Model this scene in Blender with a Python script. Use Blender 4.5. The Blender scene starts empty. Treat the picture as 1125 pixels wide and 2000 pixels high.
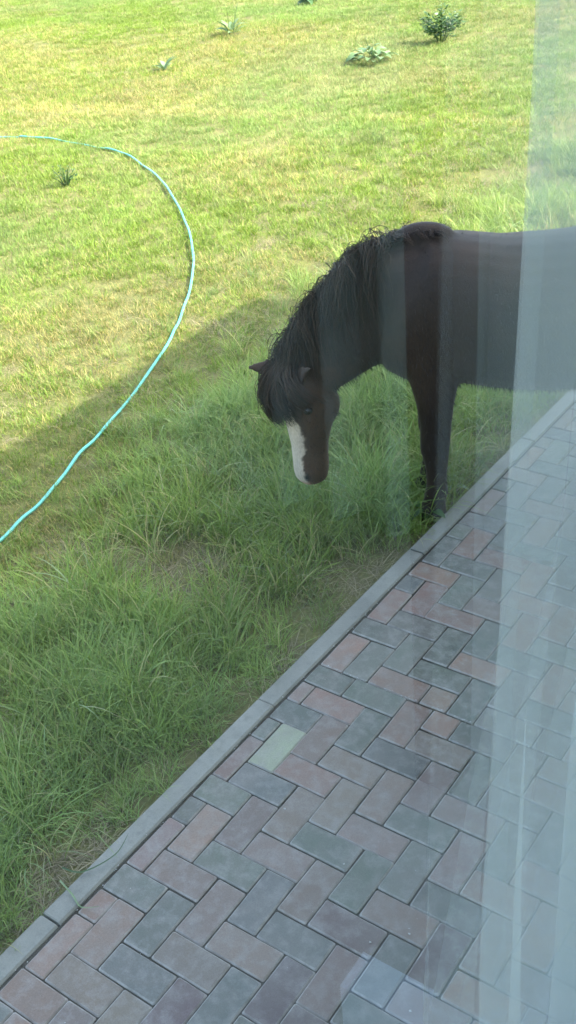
import bpy, bmesh, math, random
import numpy as np
from mathutils import Vector, Matrix

random.seed(7)
rng = np.random.default_rng(11)
scene = bpy.context.scene
COL = scene.collection
R = math.radians

# ------------------------------------------------------------------ camera
CAM_POS = Vector((1.4875, -1.2380, 2.5548))
YAW, PITCH, ROLL = -0.6596, 0.5810, -0.0952
fw = Vector((math.sin(YAW) * math.cos(PITCH), math.cos(YAW) * math.cos(PITCH), -math.sin(PITCH)))
rt = fw.cross(Vector((0, 0, 1))).normalized()
up = rt.cross(fw)
cr, sr = math.cos(ROLL), math.sin(ROLL)
xr = rt * cr + up * sr
yr = up * cr - rt * sr
cd = bpy.data.cameras.new('camera')
cam = bpy.data.objects.new('camera', cd)
COL.objects.link(cam)
cam.matrix_world = Matrix(((xr.x, yr.x, -fw.x, CAM_POS.x), (xr.y, yr.y, -fw.y, CAM_POS.y),
                           (xr.z, yr.z, -fw.z, CAM_POS.z), (0, 0, 0, 1)))
cd.sensor_fit = 'VERTICAL'
cd.sensor_height = 24.0
cd.lens = 24.0 * 2147.76 / 2000.0
cd.clip_start = 0.01
cd.clip_end = 2000
scene.camera = cam

# ------------------------------------------------------------------ light
SUN_AZ = R(28.0)      # direction to the sun, measured from +X towards +Y
SUN_EL = R(42.0)
world = bpy.data.worlds.new('World')
scene.world = world
world.use_nodes = True
wn = world.node_tree
wn.nodes.clear()
sky = wn.nodes.new('ShaderNodeTexSky')
sky.sky_type = 'NISHITA'
sky.sun_disc = False
sky.sun_elevation = SUN_EL
sky.air_density = 1.0
sky.dust_density = 3.5
sky.sun_rotation = math.pi / 2 - SUN_AZ
bg = wn.nodes.new('ShaderNodeBackground')
bg.inputs[1].default_value = 0.15
wo = wn.nodes.new('ShaderNodeOutputWorld')
wn.links.new(sky.outputs[0], bg.inputs[0])
wn.links.new(bg.outputs[0], wo.inputs[0])
sd = bpy.data.lights.new('sun', 'SUN')
sd.energy = 2.0
sd.angle = R(0.53)
sd.color = (1.0, 0.95, 0.86)
sun = bpy.data.objects.new('sun', sd)
COL.objects.link(sun)
to_sun = Vector((math.cos(SUN_EL) * math.cos(SUN_AZ), math.cos(SUN_EL) * math.sin(SUN_AZ), math.sin(SUN_EL)))
sun.rotation_euler = to_sun.to_track_quat('Z', 'Y').to_euler()
sun.location = (6, 3, 8)
vs = scene.view_settings
vs.view_transform = 'Standard'
vs.look = 'None'
vs.gamma = 1.0
vs.use_curve_mapping = False
vs.exposure = 2.9
scene.cycles.use_denoising = True
scene.cycles.transparent_max_bounces = 16
scene.cycles.max_bounces = 8
scene.cycles.caustics_reflective = False
scene.cycles.caustics_refractive = False


# ------------------------------------------------------------------ helpers
def tag(o, label=None, cat=None, group=None, kind=None):
    if label: o['label'] = label
    if cat: o['category'] = cat
    if group: o['group'] = group
    if kind: o['kind'] = kind
    return o


def mesh_obj(name, verts, faces, mat=None, parent=None, smooth=False):
    me = bpy.data.meshes.new(name)
    me.from_pydata([tuple(v) for v in verts], [], faces)
    me.update()
    if smooth:
        me.polygons.foreach_set('use_smooth', [True] * len(me.polygons))
    return link(name, me, mat, parent)


def link(name, me, mat=None, parent=None):
    o = bpy.data.objects.new(name, me)
    COL.objects.link(o)
    if mat is not None and len(me.materials) == 0:
        me.materials.append(mat)
    if parent is not None:
        o.parent = parent
    return o


def empty(name, loc=(0, 0, 0), rz=0.0):
    o = bpy.data.objects.new(name, None)
    COL.objects.link(o)
    o.location = loc
    o.rotation_euler = (0, 0, rz)
    return o


def box_geo(x0, x1, y0, y1, z0, z1):
    v = [(x0, y0, z0), (x1, y0, z0), (x1, y1, z0), (x0, y1, z0), (x0, y0, z1), (x1, y0, z1), (x1, y1, z1), (x0, y1, z1)]
    f = [(0, 3, 2, 1), (4, 5, 6, 7), (0, 1, 5, 4), (1, 2, 6, 5), (2, 3, 7, 6), (3, 0, 4, 7)]
    return v, f


def boxes(name, bl, mat, parent=None):
    V, F = [], []
    for b in bl:
        v, f = box_geo(*b)
        n = len(V)
        V += v
        F += [tuple(i + n for i in q) for q in f]
    return mesh_obj(name, V, F, mat, parent)


class NT:
    """small node helper"""
    def __init__(self, name):
        self.m = bpy.data.materials.new(name)
        self.m.use_nodes = True
        self.t = self.m.node_tree
        self.t.nodes.clear()
        self.out = self.t.nodes.new('ShaderNodeOutputMaterial')

    def n(self, typ, **kw):
        nd = self.t.nodes.new(typ)
        for k, v in kw.items():
            if k.startswith('i_'):
                key = k[2:]
                key = int(key) if key.isdigit() else key.replace('_', ' ')
                nd.inputs[key].default_value = v
            else:
                setattr(nd, k, v)
        return nd

    def l(self, a, b):
        self.t.links.new(a, b)

    def surf(self, s):
        self.l(s, self.out.inputs[0])

    def noise(self, scale, detail=4, rough=0.55, vec=None, dist=0.0):
        nd = self.n('ShaderNodeTexNoise', i_Scale=scale, i_Detail=detail, i_Roughness=rough, i_Distortion=dist)
        if vec is not None:
            self.l(vec, nd.inputs['Vector'])
        return nd

    def ramp(self, fac, stops):
        nd = self.n('ShaderNodeValToRGB')
        cr_ = nd.color_ramp
        while len(cr_.elements) < len(stops):
            cr_.elements.new(0.5)
        for e, (p, c) in zip(cr_.elements, stops):
            e.position = p
            e.color = (*c, 1) if len(c) == 3 else c
        self.l(fac, nd.inputs[0])
        return nd

    def mixc(self, fac, a, b, mode='MIX'):
        nd = self.n('ShaderNodeMix', data_type='RGBA', blend_type=mode)
        for s, x in ((0, fac), (6, a), (7, b)):
            if hasattr(x, 'links'):
                self.l(x, nd.inputs[s])
            elif s == 0:
                nd.inputs[0].default_value = x
            else:
                nd.inputs[s].default_value = (*x, 1)
        return nd.outputs[2]

    def math(self, op, a, b=None):
        nd = self.n('ShaderNodeMath', operation=op)
        for i, x in ((0, a), (1, b)):
            if x is None: continue
            if hasattr(x, 'links'): self.l(x, nd.inputs[i])
            else: nd.inputs[i].default_value = x
        return nd.outputs[0]

    def bump(self, h, strength=0.3, dist=0.01):
        nd = self.n('ShaderNodeBump', i_Strength=strength, i_Distance=dist)
        self.l(h, nd.inputs['Height'])
        return nd.outputs[0]

    def pbr(self, col, rough=0.8, normal=None, spec=0.3, **kw):
        nd = self.n('ShaderNodeBsdfPrincipled')
        for key, x in (('Base Color', col), ('Roughness', rough), ('Specular IOR Level', spec)):
            if hasattr(x, 'links'): self.l(x, nd.inputs[key])
            elif key == 'Base Color': nd.inputs[key].default_value = (*x, 1)
            else: nd.inputs[key].default_value = x
        if normal is not None: self.l(normal, nd.inputs['Normal'])
        for k, v in kw.items(): nd.inputs[k.replace('_', ' ')].default_value = v
        self.surf(nd.outputs[0])
        return nd


def plain(name, col, rough=0.7, spec=0.3, nscale=30.0, amt=0.15, bump=0.1):
    t = NT(name)
    tc = t.n('ShaderNodeTexCoord')
    nz = t.noise(nscale, 5, 0.6, tc.outputs['Object'])
    c = t.mixc(nz.outputs[0], tuple(x * (1 - amt) for x in col), tuple(min(1, x * (1 + amt)) for x in col))
    t.pbr(c, rough, t.bump(nz.outputs[0], bump, 0.003), spec)
    return t.m


def vnoise(x, y, scale, seed=0):
    """smooth value noise on arrays, 0..1"""
    r2 = np.random.default_rng(1000 + seed)
    T = r2.random((64, 64))
    fx, fy = x / scale + 100.0, y / scale + 100.0
    ix, iy = np.floor(fx).astype(int), np.floor(fy).astype(int)
    ax, ay = fx - ix, fy - iy
    ax = ax * ax * (3 - 2 * ax)
    ay = ay * ay * (3 - 2 * ay)
    g = lambda i, j: T[i % 64, j % 64]
    return (g(ix, iy) * (1 - ax) + g(ix + 1, iy) * ax) * (1 - ay) + (g(ix, iy + 1) * (1 - ax) + g(ix + 1, iy + 1) * ax) * ay


def fbm(x, y, scale, seed=0):
    return (vnoise(x, y, scale, seed) * 0.55 + vnoise(x, y, scale * 0.47, seed + 1) * 0.28 + vnoise(x, y, scale * 0.21, seed + 2) * 0.17)


# ------------------------------------------------------------------ ground
def kerb_in(y):      # inner (path) edge of the kerb
    return -0.276 + 0.0165 * y


def kerb_out(y):
    return kerb_in(y) - 0.070


t = NT('lawn_soil')
tc = t.n('ShaderNodeTexCoord')
nz1 = t.noise(1.1, 5, 0.6, tc.outputs['Object'])
nz2 = t.noise(60, 6, 0.7, tc.outputs['Object'])
nz3 = t.noise(9, 4, 0.6, tc.outputs['Object'])
c1 = t.ramp(nz2.outputs[0], [(0.25, (0.045, 0.036, 0.022)), (0.5, (0.13, 0.11, 0.055)), (0.75, (0.27, 0.23, 0.12))])
c2 = t.ramp(nz3.outputs[0], [(0.3, (0.09, 0.12, 0.03)), (0.7, (0.2, 0.23, 0.06))])
cc = t.mixc(t.math('MULTIPLY', nz1.outputs[0], 0.9), c1.outputs[0], c2.outputs[0])
t.pbr(cc, 0.95, t.bump(nz2.outputs[0], 0.6, 0.02), 0.1)
M_SOIL = t.m

# one sheet to the horizon, finer in view
xs = [-600, -120, -40] + list(np.linspace(-18, -0.30, 60)) + [0.5, 1.4, 8, 40, 120, 600]
ys = [-600, -120, -30, -6] + list(np.linspace(-2, 17, 64)) + [40, 120, 600]
gv, gf = [], []
for yv in ys:
    for xv in xs:
        z = -0.035
        if -18 < xv < -0.6 and -2 < yv < 17:
            z += 0.03 * (float(vnoise(np.array([xv]), np.array([yv]), 0.9, 5)[0]) - 0.5)
        gv.append((xv, yv, z))
nx = len(xs)
for j in range(len(ys) - 1):
    for i in range(nx - 1):
        gf.append((j * nx + i, j * nx + i + 1, (j + 1) * nx + i + 1, (j + 1) * nx + i))
ground = mesh_obj('ground', gv, gf, M_SOIL, smooth=True)
tag(ground, 'earth and thatch of the lawn under the grass', None, kind='structure')

# ------------------------------------------------------------------ footpath
t = NT('bedding_sand')
tc = t.n('ShaderNodeTexCoord')
nz = t.noise(220, 5, 0.7, tc.outputs['Object'])
c = t.ramp(nz.outputs[0], [(0.3, (0.030, 0.028, 0.023)), (0.62, (0.085, 0.078, 0.062)), (0.8, (0.20, 0.18, 0.15))])
t.pbr(c.outputs[0], 0.95, t.bump(nz.outputs[0], 0.7, 0.004), 0.1)
M_SAND = t.m
WALL_X = 1.19
path = mesh_obj('footpath', [(-0.33, -2.5, -0.007), (WALL_X, -2.5, -0.007), (WALL_X, 9.0, -0.007), (-0.12, 9.0, -0.007)],
                [(0, 1, 2, 3)], M_SAND)
tag(path, 'herringbone paved footpath along the lawn edge', None, kind='structure')

# paver material: colour per stone from the object colour, wear and edge rubbing on top
t = NT('concrete_paver')
oi = t.n('ShaderNodeObjectInfo')
tc = t.n('ShaderNodeTexCoord')
geo = t.n('ShaderNodeNewGeometry')
add = t.n('ShaderNodeVectorMath', operation='ADD')
t.l(geo.outputs['Position'], add.inputs[0])
rv = t.n('ShaderNodeVectorMath', operation='SCALE')
t.l(geo.outputs['Position'], rv.inputs[0])
rv.inputs['Scale'].default_value = 1.0
cmb = t.n('ShaderNodeCombineXYZ')
t.l(t.math('MULTIPLY', oi.outputs['Random'], 37.0), cmb.inputs[2])
t.l(cmb.outputs[0], add.inputs[1])
big = t.noise(9, 4, 0.6, add.outputs[0], 0.6)
fine = t.noise(230, 5, 0.8, add.outputs[0])
blot = t.noise(26, 5, 0.65, add.outputs[0])
base = oi.outputs['Color']
c = t.mixc(t.ramp(big.outputs[0], [(0.35, (0, 0, 0)), (0.7, (1, 1, 1))]).outputs[0], base,
           t.mixc(0.6, base, (0.19, 0.17, 0.14)))
c = t.mixc(t.math('MULTIPLY', t.ramp(blot.outputs[0], [(0.46, (0, 0, 0)), (0.72, (1, 1, 1))]).outputs[0], 0.55), c, (0.30, 0.285, 0.25))
c = t.mixc(0.5, c, t.ramp(fine.outputs[0], [(0.3, (0.45, 0.45, 0.45)), (0.7, (1.5, 1.5, 1.5))]).outputs[0], 'MULTIPLY')
# worn pale arrises: attribute written on the chamfer
at_ = t.n('ShaderNodeAttribute', attribute_name='edge')
wear = t.math('MULTIPLY', at_.outputs['Fac'], t.ramp(blot.outputs[0], [(0.3, (0.15,) * 3), (0.6, (0.75,) * 3)]).outputs[0])
c = t.mixc(wear, c, (0.36, 0.34, 0.30))
t.pbr(c, 0.62, t.bump(fine.outputs[0], 0.25, 0.002), 0.4)
M_PAVER = t.m

_pav = {}


def paver_mesh(w, h):
    """chamfered stone, w along x, h along y (mm keys), centred, top at z=0"""
    key = (round(w * 1000), round(h * 1000))
    if key in _pav: return _pav[key]
    ch, d = 0.0045, 0.04
    def rect(ix, z, rr):
        a, b = w / 2 - ix, h / 2 - ix
        return [(-a + rr, -b, z), (a - rr, -b, z), (a, -b + rr, z), (a, b - rr, z), (a - rr, b, z), (-a + rr, b, z), (-a, b - rr, z), (-a, -b + rr, z)]
    V = rect(0, -d, 0.004) + rect(0, -ch, 0.004) + rect(ch, 0, 0.004)
    F = []
    for k in range(2):
        for i in range(8):
            F.append((k * 8 + i, k * 8 + (i + 1) % 8, (k + 1) * 8 + (i + 1) % 8, (k + 1) * 8 + i))
    F.append(tuple(range(16, 24)))
    me = bpy.data.meshes.new('paver')
    me.from_pydata(V, [], F)
    me.update()
    a = me.attributes.new('edge', 'FLOAT', 'FACE')
    vals = [0.0] * 8 + [1.0] * 8 + [0.0]
    a.data.foreach_set('value', vals)
    me.materials.append(M_PAVER)
    _pav[key] = me
    return me


PAL = {'R': (0.226, 0.146, 0.102), 'P': (0.186, 0.138, 0.104), 'T': (0.100, 0.112, 0.084), 'G': (0.130, 0.142, 0.101),
       'W': (0.30, 0.33, 0.205), 'D': (0.122, 0.088, 0.076), 'B': (0.110, 0.117, 0.095), 'K': (0.132, 0.126, 0.099)}
# colours read off the photograph, keyed by (orientation, u, v) of the stone's first cell
KNOWN = {}
for s in ('V-2-2R H-3-2P V0+0P H-1+0P H0+1P V1+1B V-2+2B H2+3D H3+4P V0+4P H6-1R H7+0P V5+1P V4+0P H4+1T V6+2P V6-2W '
          'H9+2P V7+3P V8+4T H6+3T V5+5P V9+5K H10-1T H9-2R H8-3B V-1-1T H-2-1B V-3+1D H1-2P H2-1G V2-2R V3-1P H5-2B H4-3G '
          'H0-3G H3+0P V2+2P V3+3T V4+4B H5+2P H1+2B V-1+3D V1+5T V2+6D H8+1B V7-1P V8+0T V9+1R V10+2R H10+3T H8+5K H7+4P '
          'V6+6T H4+5T H5+6P V-2+6T H-1+4D H0+5B H-4-3R V-4-4G V-3-3R V-2-6R V1-3P V5-3P V7-5R V-3+5T H-3+2P H-2+3T').split():
    import re as _re
    m_ = _re.match(r'([VH])(-?\d+)([+-]\d+)([A-Z])', s)
    KNOWN[(m_[1], int(m_[2]), int(m_[3]))] = m_[4]
KNOWN_FAR = {('V', 11, -2): 'G', ('V', 12, -1): 'G', ('V', 13, 0): 'T', ('H', 15, -1): 'R', ('H', 13, 1): 'R', ('H', 12, 0): 'T',
             ('V', 14, 1): 'T', ('V', 11, 2): 'T', ('V', 10, 1): 'R', ('H', 11, -1): 'R', ('H', 14, -2): 'K', ('V', 15, 2): 'R', ('V', 12, 3): 'K'}

stones = []   # (u0,u1,v0,v1,colour)


def clip_add(u0, u1, v0, v1, colr):
    vk = kerb_in((u0 + u1) / 2 * 0.1) * 10 + 0.06
    v0 = max(v0, vk)
    v1 = min(v1, WALL_X * 10 - 0.05)
    if v1 - v0 > 0.18 and u1 - u0 > 0.18:
        stones.append((u0, u1, v0, v1, colr))


def rnd_colour(far):
    return random.choice('TTTGKKKPPPBRRR' if far else 'TTBPPPPPPRRRDK')


SEAM = 11
for u in range(-24, SEAM):
    for v in range(-5, 14):
        if (u - v) % 4 == 0:
            if (u, v) == (9, -3):
                clip_add(9, 10, -3, -2, 'P')
                continue
            if (u, v) == (10, -2): continue
            clip_add(u, min(u + 2, SEAM), v, v + 1, KNOWN.get(('V', u, v)) or rnd_colour(False))
        if (u - v) % 4 == 3:
            clip_add(u, u + 1, v, v + 2, KNOWN.get(('H', u, v)) or rnd_colour(False))
clip_add(10, 11, -3, -1, 'T')
for u in range(SEAM - 1, 88):
    for v in range(-6, 14):
        vv = v + 0.4
        if (u - v) % 4 == 1:
            if v == -3 and u == 10:
                clip_add(11, 13, -2.6, -1.6, 'R')
                continue
            clip_add(max(u, SEAM), u + 2, vv, vv + 1, KNOWN_FAR.get(('V', u, v)) or rnd_colour(True))
        if u >= SEAM and (u - v) % 4 == 0:
            if u == 12 and v == -4: continue
            clip_add(u, u + 1, vv, vv + 2, KNOWN_FAR.get(('H', u, v)) or rnd_colour(True))


def in_view(u, v):
    x, y = v * 0.1, u * 0.1
    d = Vector((x, y, 0)) - CAM_POS
    z = d.dot(fw)
    px, py = 562.5 + 2147.76 * d.dot(xr) / z, 1000 - 2147.76 * d.dot(yr) / z
    return -60 < px < 1185 and -60 < py < 2060


stones.sort(key=lambda s: (0 if in_view((s[0] + s[1]) / 2, (s[2] + s[3]) / 2) else 1, math.hypot((s[0] + s[1]) * .05 + 1.24, (s[2] + s[3]) * .05 - 1.49)))
restV, restF, restE, restC = [], [], [], []
G = 0.0034     # joint
for k, (u0, u1, v0, v1, cl) in enumerate(stones):
    gj = G + random.uniform(-0.0006, 0.0016)
    w, h = (v1 - v0) * 0.1 - gj, (u1 - u0) * 0.1 - gj
    cx, cy = (v0 + v1) * 0.05, (u0 + u1) * 0.05
    if w < 0.012 or h < 0.012: continue
    colr = PAL[cl]
    br = random.uniform(0.86, 1.14)
    colr = tuple(max(0.02, x * br * random.uniform(0.95, 1.05)) for x in colr)
    z = random.gauss(0, 0.0009)
    rz, rx, ry = random.gauss(0, 0.009), random.gauss(0, 0.010), random.gauss(0, 0.010)
    me = paver_mesh(w, h)
    M = Matrix.Translation((cx + random.gauss(0, .0008), cy + random.gauss(0, .0008), z)) @ Matrix.Rotation(rz, 4, 'Z') @ Matrix.Rotation(rx, 4, 'X') @ Matrix.Rotation(ry, 4, 'Y')
    if k < 296:
        o = link('paver', me, None, path)
        o.matrix_world = M
        o.color = (*colr, 1)
    else:
        n = len(restV)
        for vt in me.vertices: restV.append(tuple(M @ vt.co))
        for p in me.polygons: restF.append(tuple(i + n for i in p.vertices))
o = mesh_obj('paver_field', restV, restF, None, path)
t2 = NT('concrete_paver_field')
gi = t2.n('ShaderNodeNewGeometry')
cr2 = t2.ramp(gi.outputs['Random Per Island'], [(0.0, PAL['T']), (0.3, PAL['G']), (0.45, PAL['P']), (0.7, PAL['R']), (0.85, PAL['B'])])
cr2.color_ramp.interpolation = 'CONSTANT'
tn = t2.n('ShaderNodeTexCoord')
f2 = t2.noise(300, 4, 0.7, tn.outputs['Object'])
t2.pbr(t2.mixc(0.5, cr2.outputs[0], t2.ramp(f2.outputs[0], [(0.3, (.6,) * 3), (0.7, (1.35,) * 3)]).outputs[0], 'MULTIPLY'), 0.65, t2.bump(f2.outputs[0], 0.25, 0.002), 0.4)
o.data.materials.append(t2.m)
tag(o, kind='stuff')

# kerb: metre-long concrete edging stones
t = NT('kerb_concrete')
tc = t.n('ShaderNodeTexCoord')
geo = t.n('ShaderNodeNewGeometry')
a = t.noise(5, 5, 0.6, geo.outputs['Position'])
b = t.noise(260, 4, 0.75, geo.outputs['Position'])
d_ = t.noise(28, 5, 0.7, geo.outputs['Position'])
c = t.ramp(a.outputs[0], [(0.3, (0.195, 0.195, 0.163)), (0.7, (0.275, 0.275, 0.23))]).outputs[0]
c = t.mixc(0.5, c, t.ramp(b.outputs[0], [(0.3, (0.6,) * 3), (0.7, (1.3,) * 3)]).outputs[0], 'MULTIPLY')
c = t.mixc(t.math('MULTIPLY', t.ramp(d_.outputs[0], [(0.52, (0, 0, 0)), (0.7, (1, 1, 1))]).outputs[0], 0.35), c, (0.10, 0.10, 0.085))
t.pbr(c, 0.75, t.bump(b.outputs[0], 0.3, 0.002), 0.3)
M_KERB = t.m
kerb = empty('kerb', (0, 0, 0))
tag(kerb, 'grey concrete edging kerb between lawn and paved path', None, kind='structure')


def kerb_mesh(L):
    w, d, c = 0.070, 0.2, 0.006
    prof = [(-w / 2, -d), (w / 2, -d), (w / 2, -c), (w / 2 - c, 0), (-w / 2 + c, 0), (-w / 2, -c)]
    V, F = [], []
    ysn = [-L / 2, -L / 2 + 0.004, L / 2 - 0.004, L / 2]
    for q, y in enumerate(ysn):
        s = 0.985 if q in (0, 3) else 1.0
        for (x, z) in prof: V.append((x * s, y, z - (0.002 if q in (0, 3) else 0)))
    for q in range(3):
        for i in range(6):
            F.append((q * 6 + i, q * 6 + (i + 1) % 6, (q + 1) * 6 + (i + 1) % 6, (q + 1) * 6 + i))
    F.append(tuple(range(5, -1, -1)))
    F.append(tuple(range(18, 24)))
    me = bpy.data.meshes.new('kerb_stone')
    me.from_pydata(V, [], F)
    me.update()
    me.materials.append(M_KERB)
    return me


km = kerb_mesh(0.994)
for i in range(-3, 9):
    y0 = -0.155 + i
    yc = y0 + 0.5
    o = link('kerb_stone', km, None, kerb)
    o.location = ((kerb_in(yc) + kerb_out(yc)) / 2 - 0.003 + random.gauss(0, .0015), yc, 0.003 + random.gauss(0, 0.002))
    o.rotation_euler = (random.gauss(0, .001), random.gauss(0, .004), -math.atan(0.0165) + random.gauss(0, .001))

# ------------------------------------------------------------------ house (stands behind the camera, throws the shade)
HOUSE_Y1 = 3.70 + math.tan(SUN_AZ) * (WALL_X + 2.44)
HOUSE_H = (WALL_X + 2.44) / math.cos(SUN_AZ) * math.tan(SUN_EL)
M_RENDER = plain('pale_render', (0.62, 0.60, 0.55), 0.9, 0.2, 60, 0.08, 0.3)
M_PLASTER = plain('room_plaster', (0.62, 0.70, 0.64), 0.85, 0.2, 40, 0.04, 0.1)
M_UPVC = plain('white_window_plastic', (0.78, 0.79, 0.80), 0.35, 0.5, 8, 0.02, 0.02)
M_FLOORW = plain('laminate_floor', (0.50, 0.44, 0.37), 0.45, 0.4, 6, 0.25, 0.05)
M_ROOF = plain('roof_felt', (0.12, 0.12, 0.125), 0.9, 0.2, 20, 0.2, 0.3)
M_POST_DARK = plain('added_post_dark', (0.012, 0.010, 0.008), 0.8, 0.1, 12, 0.2, 0.0)
WY0, WY1, WZ0, WZ1 = -2.3, 0.84, 0.93, 3.05     # window opening
XI = WALL_X + 0.14                               # inner face of the wall
HY0, HX1 = -7.0, 7.5
house = empty('house', (WALL_X, 0, 0))
house.location = (0, 0, 0)
tag(house, 'pale rendered house with flat roof that shades the lawn', 'house')
boxes('outer_wall', [
    (WALL_X, XI, HY0, WY0, -0.1, HOUSE_H), (WALL_X, XI, WY1, HOUSE_Y1, -0.1, HOUSE_H),
    (WALL_X, XI, WY0, WY1, -0.1, WZ0), (WALL_X, XI, WY0, WY1, WZ1, HOUSE_H)], M_RENDER, house)
boxes('end_wall', [(XI, HX1, HOUSE_Y1 - 0.3, HOUSE_Y1, -0.1, HOUSE_H), (XI, HX1, HY0, HY0 + 0.3, -0.1, HOUSE_H),
                   (HX1 - 0.3, HX1, HY0 + 0.3, HOUSE_Y1 - 0.3, -0.1, HOUSE_H)], M_RENDER, house)
boxes('roof', [(XI, HX1 - 0.3, HY0 + 0.3, HOUSE_Y1 - 0.3, HOUSE_H - 0.22, HOUSE_H - 0.02)], M_ROOF, house)
boxes('room_floor', [(XI, 5.2, -3.6, 0.98, 0.70, 0.88)], M_FLOORW, house)
boxes('room_wall', [(XI, 5.2, 0.90, 0.98, 0.882, HOUSE_H - 0.24), (XI, 5.2, -3.6, -3.52, 0.882, HOUSE_H - 0.24),
                    (5.12, 5.2, -3.5, 0.88, 0.882, HOUSE_H - 0.24)], M_PLASTER, house)
boxes('room_ceiling', [(XI, 5.2, -3.52, 0.9, HOUSE_H - 0.32, HOUSE_H - 0.24)], M_PLASTER, house)
boxes('added_post', [(1.652, 1.732, 0.10, 0.18, 0.882, HOUSE_H - 0.33)], M_POST_DARK, house)  # unseen post added so the glass mirrors a dark band
boxes('added_strip_box', [(XI + 0.01, 1.57, -0.425, -0.355, 0.882, 1.0)], M_UPVC, house)  # low white box added to reflect as a pale strip in the pane
# drape added along the side wall so the glass mirrors faint streaks
dv, dfc = [], []
nd = 260
for i in range(nd):
    xx = 1.95 + 1.9 * i / (nd - 1)
    yy = 0.83 + 0.035 * math.sin(xx * 34 + 1.5 * math.sin(xx * 5)) + 0.012 * math.sin(xx * 71)
    for z in (0.89, 3.0): dv.append((xx, yy, z))
    if i: dfc.append((2 * i - 2, 2 * i, 2 * i + 1, 2 * i - 1))
drape = mesh_obj('added_drape', dv, dfc, plain('added_drape_cloth', (0.36, 0.42, 0.38), 0.9, 0.1, 60, 0.06, 0.1), None, True)
tag(drape, 'unseen pale drape added along the room wall to mirror faint streaks in the glass', 'drape')

win = empty('window', (WALL_X + 0.03, 0, WZ0))
win.location = (0, 0, 0)
tag(win, 'tall white framed window pane reflecting an added pale drape and an added dark post', 'window')
fx0, fx1 = WALL_X + 0.004, WALL_X + 0.038
boxes('frame', [(fx0, fx1, WY0, WY0 + 0.06, WZ0, WZ1), (fx0, fx1, WY1 - 0.06, WY1, WZ0, WZ1),
                (fx0, fx1, WY0 + 0.06, WY1 - 0.06, WZ0, WZ0 + 0.05), (fx0, fx1, WY0 + 0.06, WY1 - 0.06, WZ1 - 0.06, WZ1)], M_UPVC, win)
t = NT('window_glass')
lw = t.n('ShaderNodeLayerWeight', i_Blend=0.5)
fr = t.n('ShaderNodeFresnel', i_IOR=1.5)
fac = t.math('MINIMUM', t.math('ADD', t.math('MULTIPLY', fr.outputs[0], 1.7), 0.01), 1.0)
tr = t.n('ShaderNodeBsdfTransparent')
tr.inputs[0].default_value = (0.925, 0.935, 0.875, 1)
gl = t.n('ShaderNodeBsdfGlossy', i_Roughness=0.02)
gl.inputs[0].default_value = (0.93, 0.98, 1.0, 1)
mx = t.n('ShaderNodeMixShader')
t.l(fac, mx.inputs[0])
t.l(tr.outputs[0], mx.inputs[1])
t.l(gl.outputs[0], mx.inputs[2])
t.surf(mx.outputs[0])
GX = 1.22
pane = mesh_obj('pane', [(GX, WY0 + 0.05, WZ0 + 0.04), (GX, WY1 - 0.05, WZ0 + 0.04), (GX, WY1 - 0.05, WZ1 - 0.05), (GX, WY0 + 0.05, WZ1 - 0.05)],
                [(0, 1, 2, 3)], t.m, win)

# sheer curtain drawn to the end of the window, inside the glass
t = NT('sheer_voile')
tc = t.n('ShaderNodeTexCoord')
df = t.n('ShaderNodeBsdfDiffuse')
df.inputs[0].default_value = (0.70, 0.74, 0.74, 1)
tl = t.n('ShaderNodeBsdfTranslucent')
tl.inputs[0].default_value = (0.70, 0.75, 0.75, 1)
m1 = t.n('ShaderNodeMixShader', i_0=0.6)
t.l(df.outputs[0], m1.inputs[1])
t.l(tl.outputs[0], m1.inputs[2])
tr = t.n('ShaderNodeBsdfTransparent')
tr.inputs[0].default_value = (0.97, 0.985, 0.99, 1)
nz = t.noise(6, 3, 0.5, tc.outputs['Object'])
fac = t.math('ADD', t.math('MULTIPLY', nz.outputs[0], 0.06), 0.255)
m2 = t.n('ShaderNodeMixShader')
t.l(fac, m2.inputs[0])
t.l(tr.outputs[0], m2.inputs[1])
t.l(m1.outputs[0], m2.inputs[2])
t.surf(m2.outputs[0])
M_VOILE = t.m
cur = empty('sheer_curtain', (1.30, 0, 0.9))
cur.location = (0, 0, 0)
tag(cur, 'pale sheer voile curtain hanging inside the window at the right edge', 'curtain')


def curtain_pt(s, z):
    # s: metres of cloth from the leading edge; folds deepen and flare into the room towards the bottom
    f = min(1.0, s / 0.10)
    lo = max(0.0, 2.0 - z)
    ph = s * 40 + 0.35 * math.sin(z * 2.1)
    y = -0.688 - 0.034 * min(1.0, max(0.0, (2.42 - z) / 0.65)) + s * 0.72 + 0.02 * lo * s + (0.003 + 0.003 * lo) * f * math.cos(ph + 0.5)
    x = 1.243 + 0.007 * f * math.sin(ph) + f * lo * 0.075 * (0.8 + 0.7 * math.sin(ph * 1.0 + 0.4)) + 0.002 * math.sin(s * 19 + 1)
    return (x, y, z)


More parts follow.
